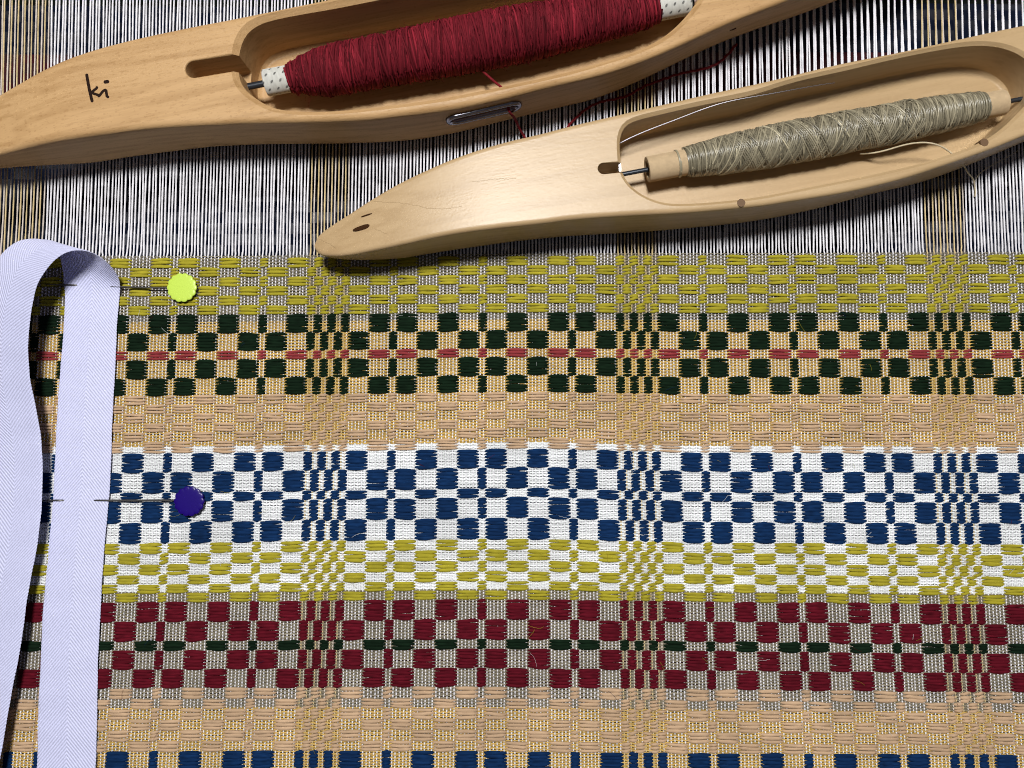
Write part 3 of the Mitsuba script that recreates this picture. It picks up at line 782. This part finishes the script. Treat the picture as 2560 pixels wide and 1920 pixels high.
tl2 = spline([plan(2404, 402, 14.5), plan(2412, 418, 11.0), plan(2424, 437, 6.0), plan(2435, 455, 1.6), plan(2438, 472, 1.0), plan(2437, 492, 0.9)], 20)
tl3 = spline([plan(2436, 458, 1.4), plan(2448, 436, 2.6), plan(2480, 413, 4.5), plan(2520, 392, 5.0), plan(2550, 372, 5.0)], 16)
yarn_bsdf('mat_linen_tail', [0.45, 0.38, 0.26], var=0.3, sx=2000, sy=2000, sheen=0.0)
k = put(B2k + '__yarn_tail', tube(tl, 0.30, 6), 'mat_linen_tail')
labels[k] = {'label': 'loose linen end arching over the tray of the shuttle'}
k = put(B2k + '__yarn_tail', join([tube(tl2, 0.26, 6), tube(tl3, 0.1, 5)]), 'mat_linen_tail')
labels[k] = {'label': 'frayed linen end hanging out on the warp'}

# ------------------------------------------------------------------ twill tape
TZ = 1.75
tape = [  # inner/left edge in the first column pair, other edge in the second: (px, py, z)
    ((78, 2080, TZ), (226, 2080, TZ)), ((88, 1980, TZ), (235, 1980, TZ)), ((94, 1910, TZ), (240, 1910, TZ)), ((98, 1732, TZ), (243, 1732, TZ)), ((111, 1500, TZ), (252, 1500, TZ)), ((124, 1350, TZ), (263, 1350, TZ)),
    ((134, 1251, TZ - .1), (272, 1251, TZ - .1)), ((140, 1100, TZ), (280, 1090, TZ)), ((148, 980, TZ), (285, 970, TZ)), ((157, 850, TZ), (291, 845, TZ)),
    ((163, 760, TZ), (297, 765, TZ)), ((164, 715, TZ), (301, 722, TZ + .2)), ((160, 684, TZ + .4), (300, 702, 4.0)), ((154, 655, 3.0), (290, 682, 8.0)),
    ((150, 632, 3.6), (268, 655, 12.5)), ((148, 617, 3.6), (240, 633, 16.0)), ((143, 607, 3.2), (212, 623, 18.5)), ((130, 601, 2.8), (186, 624, 19.8)),
    ((104, 598, 2.5), (162, 631, 20.0)), ((70, 597, 2.5), (138, 648, 19.5)), ((36, 607, 2.5), (116, 673, 18.5)), ((4, 636, 2.5), (97, 703, 17.5)),
    ((-22, 684, 2.5), (83, 745, 16.5)), ((-44, 750, 2.5), (74, 800, 15.5)), ((-58, 830, 2.5), (70, 865, 14.0)), ((-62, 920, 2.5), (74, 935, 12.5)),
    ((-52, 1010, 2.5), (88, 1015, 10.5)), ((-36, 1100, 2.5), (102, 1095, 9.0)), ((-28, 1180, 2.5), (107, 1170, 8.0)), ((-32, 1260, 2.5), (105, 1250, 7.5)),
    ((-46, 1360, 2.5), (94, 1350, 7.5)), ((-70, 1480, 2.5), (73, 1470, 7.5)), ((-100, 1620, 2.5), (51, 1612, 7.5)), ((-125, 1740, 2.5), (29, 1735, 7.5)),
    ((-150, 1860, 2.5), (8, 1852, 7.5)), ((-170, 1960, 2.5), (-10, 1950, 7.5)), ((-190, 2060, 2.5), (-30, 2050, 7.5))]
E1 = np.array([plan(*a) for a, b in tape]); E2 = np.array([plan(*b) for a, b in tape])
mid = (E1 + E2) / 2
s_ = np.r_[0, np.cumsum(np.linalg.norm(np.diff(mid, axis=0), axis=1))]
nst = int(s_[-1] / 0.45)
ss = np.linspace(0, s_[-1], nst)
f1, f2 = PchipInterpolator(s_, E1, axis=0), PchipInterpolator(s_, E2, axis=0)
from scipy.ndimage import gaussian_filter1d
e1 = gaussian_filter1d(f1(ss), 5, axis=0, mode='nearest'); e2 = gaussian_filter1d(f2(ss), 5, axis=0, mode='nearest')
for e_, ph in ((e1, 0.0), (e2, 1.7)):
    e_[:, 2] += 0.22 * np.abs(np.sin(ss / 9.0 + ph)) * np.sin(ss / 4.1 + 2 * ph) ** 2
    e_[:, 0] += 0.10 * np.sin(ss / 6.3 + ph)
nac = 15
uu = np.linspace(0, 1, nac)
S = e1[:, None] * (1 - uu)[None, :, None] + e2[:, None] * uu[None, :, None]
gu, gs = np.gradient(S, axis=1), np.gradient(S, axis=0)
nn = np.cross(gu, gs); nn /= np.linalg.norm(nn, axis=-1, keepdims=True) + 1e-12
edge = 0.09 * np.sin(ss * 2 * np.pi / 1.15)
ruv = (e2 - e1) / np.linalg.norm(e2 - e1, axis=1, keepdims=True)
S[:, 0] -= ruv * edge[:, None]; S[:, -1] += ruv * edge[:, None]
th = 0.28 * np.ones(nac); th[0] = th[-1] = 0.12
VA, VB = S + nn * th[None, :, None], S - nn * th[None, :, None]
ring = np.concatenate([VA, VB[:, ::-1]], 1)
kk = 2 * nac
ff = grid_faces(nst, kk)
uvx = np.r_[uu, uu[::-1]]
UV = np.stack(np.broadcast_arrays(uvx[None, :], ss[:, None] / 20.0), -1).reshape(-1, 2)


def twill(uv):
    wmm = dr.abs(uv.x - 0.5) * 19.0
    t = (uv.y * 20.0 + wmm * 1.25) / 1.32
    f = t - dr.floor(t)
    ridge = 0.5 + 0.5 * dr.cos(6.2831853 * (f - 0.5))
    thr = noise(uv.x * 110.0, uv.y * 20.0 * 2.2)
    return ridge, thr


def tape_col(p, n, uv):
    r, t = twill(uv)
    return mi.Color3f(0.54, 0.555, 0.775) * (0.70 + 0.30 * smoothstep(0.0, 0.6, r)) * (0.94 + 0.12 * t)


def tape_bump(p, n, uv):
    r, t = twill(uv)
    return (r * 0.7 + 0.3 * t) * 0.00022


add_bsdf('mat_tape', {'type': 'bumpmap', 'arbitrary': proc(tape_bump, eps=1e-4), 'scale': 1.0,
                      'bsdf': {'type': 'principled', 'base_color': proc(tape_col), 'roughness': 0.6, 'sheen': 0.3, 'specular': 0.3}})
tmesh = trimesh.Trimesh(ring.reshape(-1, 3), ff, process=False)
if tmesh.volume < 0:
    ff = ff[:, ::-1]
put('twill_tape', (ring.reshape(-1, 3), ff), 'mat_tape', smooth=True, uv=UV)
labels['twill_tape'] = {'label': 'looped white herringbone twill tape pinned down the left side of the cloth', 'category': 'tape'}

# ------------------------------------------------------------------ pins
def pin(hx, hy, col, name_label, path, rot, gloss):
    P = numbered('flower_pin')
    labels[P] = {'label': name_label, 'category': 'pin', 'group': 'flower-head pins through the tape'}
    mat = add_bsdf('mat_' + P, {'type': 'principled', 'base_color': {'type': 'rgb', 'value': col}, 'roughness': gloss, 'specular': 0.2})
    hz = 2.75
    c = plan(hx, hy, hz)
    nseg, rad = 168, 5.05
    a = np.arange(nseg) * 2 * np.pi / nseg + rot
    sc = 1 + 0.045 * (np.abs(np.cos(7 * a)) ** 0.8 * 2 - 1)
    prof = [(0.0, 0.42), (0.35, 0.42), (0.7, 0.40), (0.86, 0.37), (0.95, 0.30), (0.99, 0.16), (1.0, 0.0), (0.985, -0.25), (0.9, -0.34), (0.3, -0.35), (0.0, -0.35)]
    V = [[0, 0, prof[0][1]]]
    for r, z in prof[1:-1]:
        k = smooth_k = min(1, max(0, (r - 0.5) / 0.35))
        rr = rad * r * (1 + (sc - 1) * k)
        V += list(np.stack([rr * np.cos(a), rr * np.sin(a), np.full(nseg, z)], 1))
    V.append([0, 0, prof[-1][1]])
    V = np.array(V)
    m = len(prof) - 2
    F = [[0, 1 + j, 1 + (j + 1) % nseg] for j in range(nseg)]
    for i in range(m - 1):
        for j in range(nseg):
            p, q_ = 1 + i * nseg + j, 1 + i * nseg + (j + 1) % nseg
            F += [[p, p + nseg, q_ + nseg], [p, q_ + nseg, q_]]
    F += [[len(V) - 1, 1 + (m - 1) * nseg + (j + 1) % nseg, 1 + (m - 1) * nseg + j] for j in range(nseg)]
    tilt = trimesh.transformations.rotation_matrix(0.03, [0.3, 1, 0])[:3, :3]
    tm = trimesh.Trimesh(V @ tilt.T + c, np.array(F), process=False); tm.fix_normals()
    put(P + '__head', tm, mat, smooth=40)
    pts = np.array([plan(*q) for q in path])
    put(P + '__shaft', tube(spline(pts, 40), np.r_[np.full(34, 0.32), np.linspace(0.32, 0.06, 6)], 8), 'mat_pin_steel')


add_bsdf('mat_pin_steel', {'type': 'principled', 'base_color': {'type': 'rgb', 'value': [0.10, 0.095, 0.09]}, 'metallic': 0.7, 'roughness': 0.35})
pin(455, 719, [0.42, 0.57, 0.075], 'pin with a bright lime green scalloped disc head',
    [(452, 719, 2.6), (417, 720, 2.5), (340, 718, 2.6), (300, 717, 2.65), (270, 716, 2.4), (262, 716, 1.9), (250, 715.5, 0.9), (212, 714, 0.8), (199, 713.5, 1.9), (190, 713, 2.4), (166, 712.5, 2.5), (140, 712, 1.8), (110, 711, 1.5)], 0.2, 0.3)
pin(473, 1253, [0.0085, 0.001, 0.115], 'pin with a deep purple scalloped disc head',
    [(470, 1252, 2.6), (437, 1251, 2.5), (340, 1251, 2.45), (280, 1251, 2.4), (245, 1251, 2.3), (236, 1251, 1.8), (222, 1251, 0.8), (172, 1251, 0.8), (160, 1251, 1.8), (152, 1251, 2.3), (132, 1251, 2.2), (108, 1251, 1.8), (85, 1251, 1.2)], 0.35, 0.30)

# ------------------------------------------------------------------ the lamp overhead
ldir = np.array([0, 0.02, 0]) - LAMP_POS
ldir /= np.linalg.norm(ldir)
rot = trimesh.geometry.align_vectors([0, 0, 1], ldir)
scene['ceiling_lamp__diffuser'] = {'type': 'disk', 'to_world': T().look_at(origin=LAMP_POS.tolist(), target=(LAMP_POS + ldir).tolist(), up=[0, 1, 0]) @ T().scale(LAMP_R),
                                   'emitter': {'type': 'area', 'radiance': {'type': 'rgb', 'value': LAMP_RADIANCE}, 'sampling_weight': 1.0}}
shade = trimesh.creation.revolve([[LAMP_R + 0.002, 0.0], [LAMP_R + 0.012, 0.01], [LAMP_R + 0.004, -0.05], [0.03, -0.12], [0.0, -0.125], [0.0, -0.115], [0.03, -0.11], [LAMP_R - 0.004, -0.045], [LAMP_R + 0.002, 0.0]], sections=48)
shade.apply_transform(rot); shade.apply_translation(LAMP_POS)
scene['ceiling_lamp__shade'] = mikit.ply(shade, {'type': 'twosided', 'bsdf': {'type': 'diffuse', 'reflectance': {'type': 'rgb', 'value': [0.1, 0.1, 0.1]}}}, smooth=30)
labels['ceiling_lamp'] = {'label': 'round lamp hanging over the loom', 'category': 'lamp'}
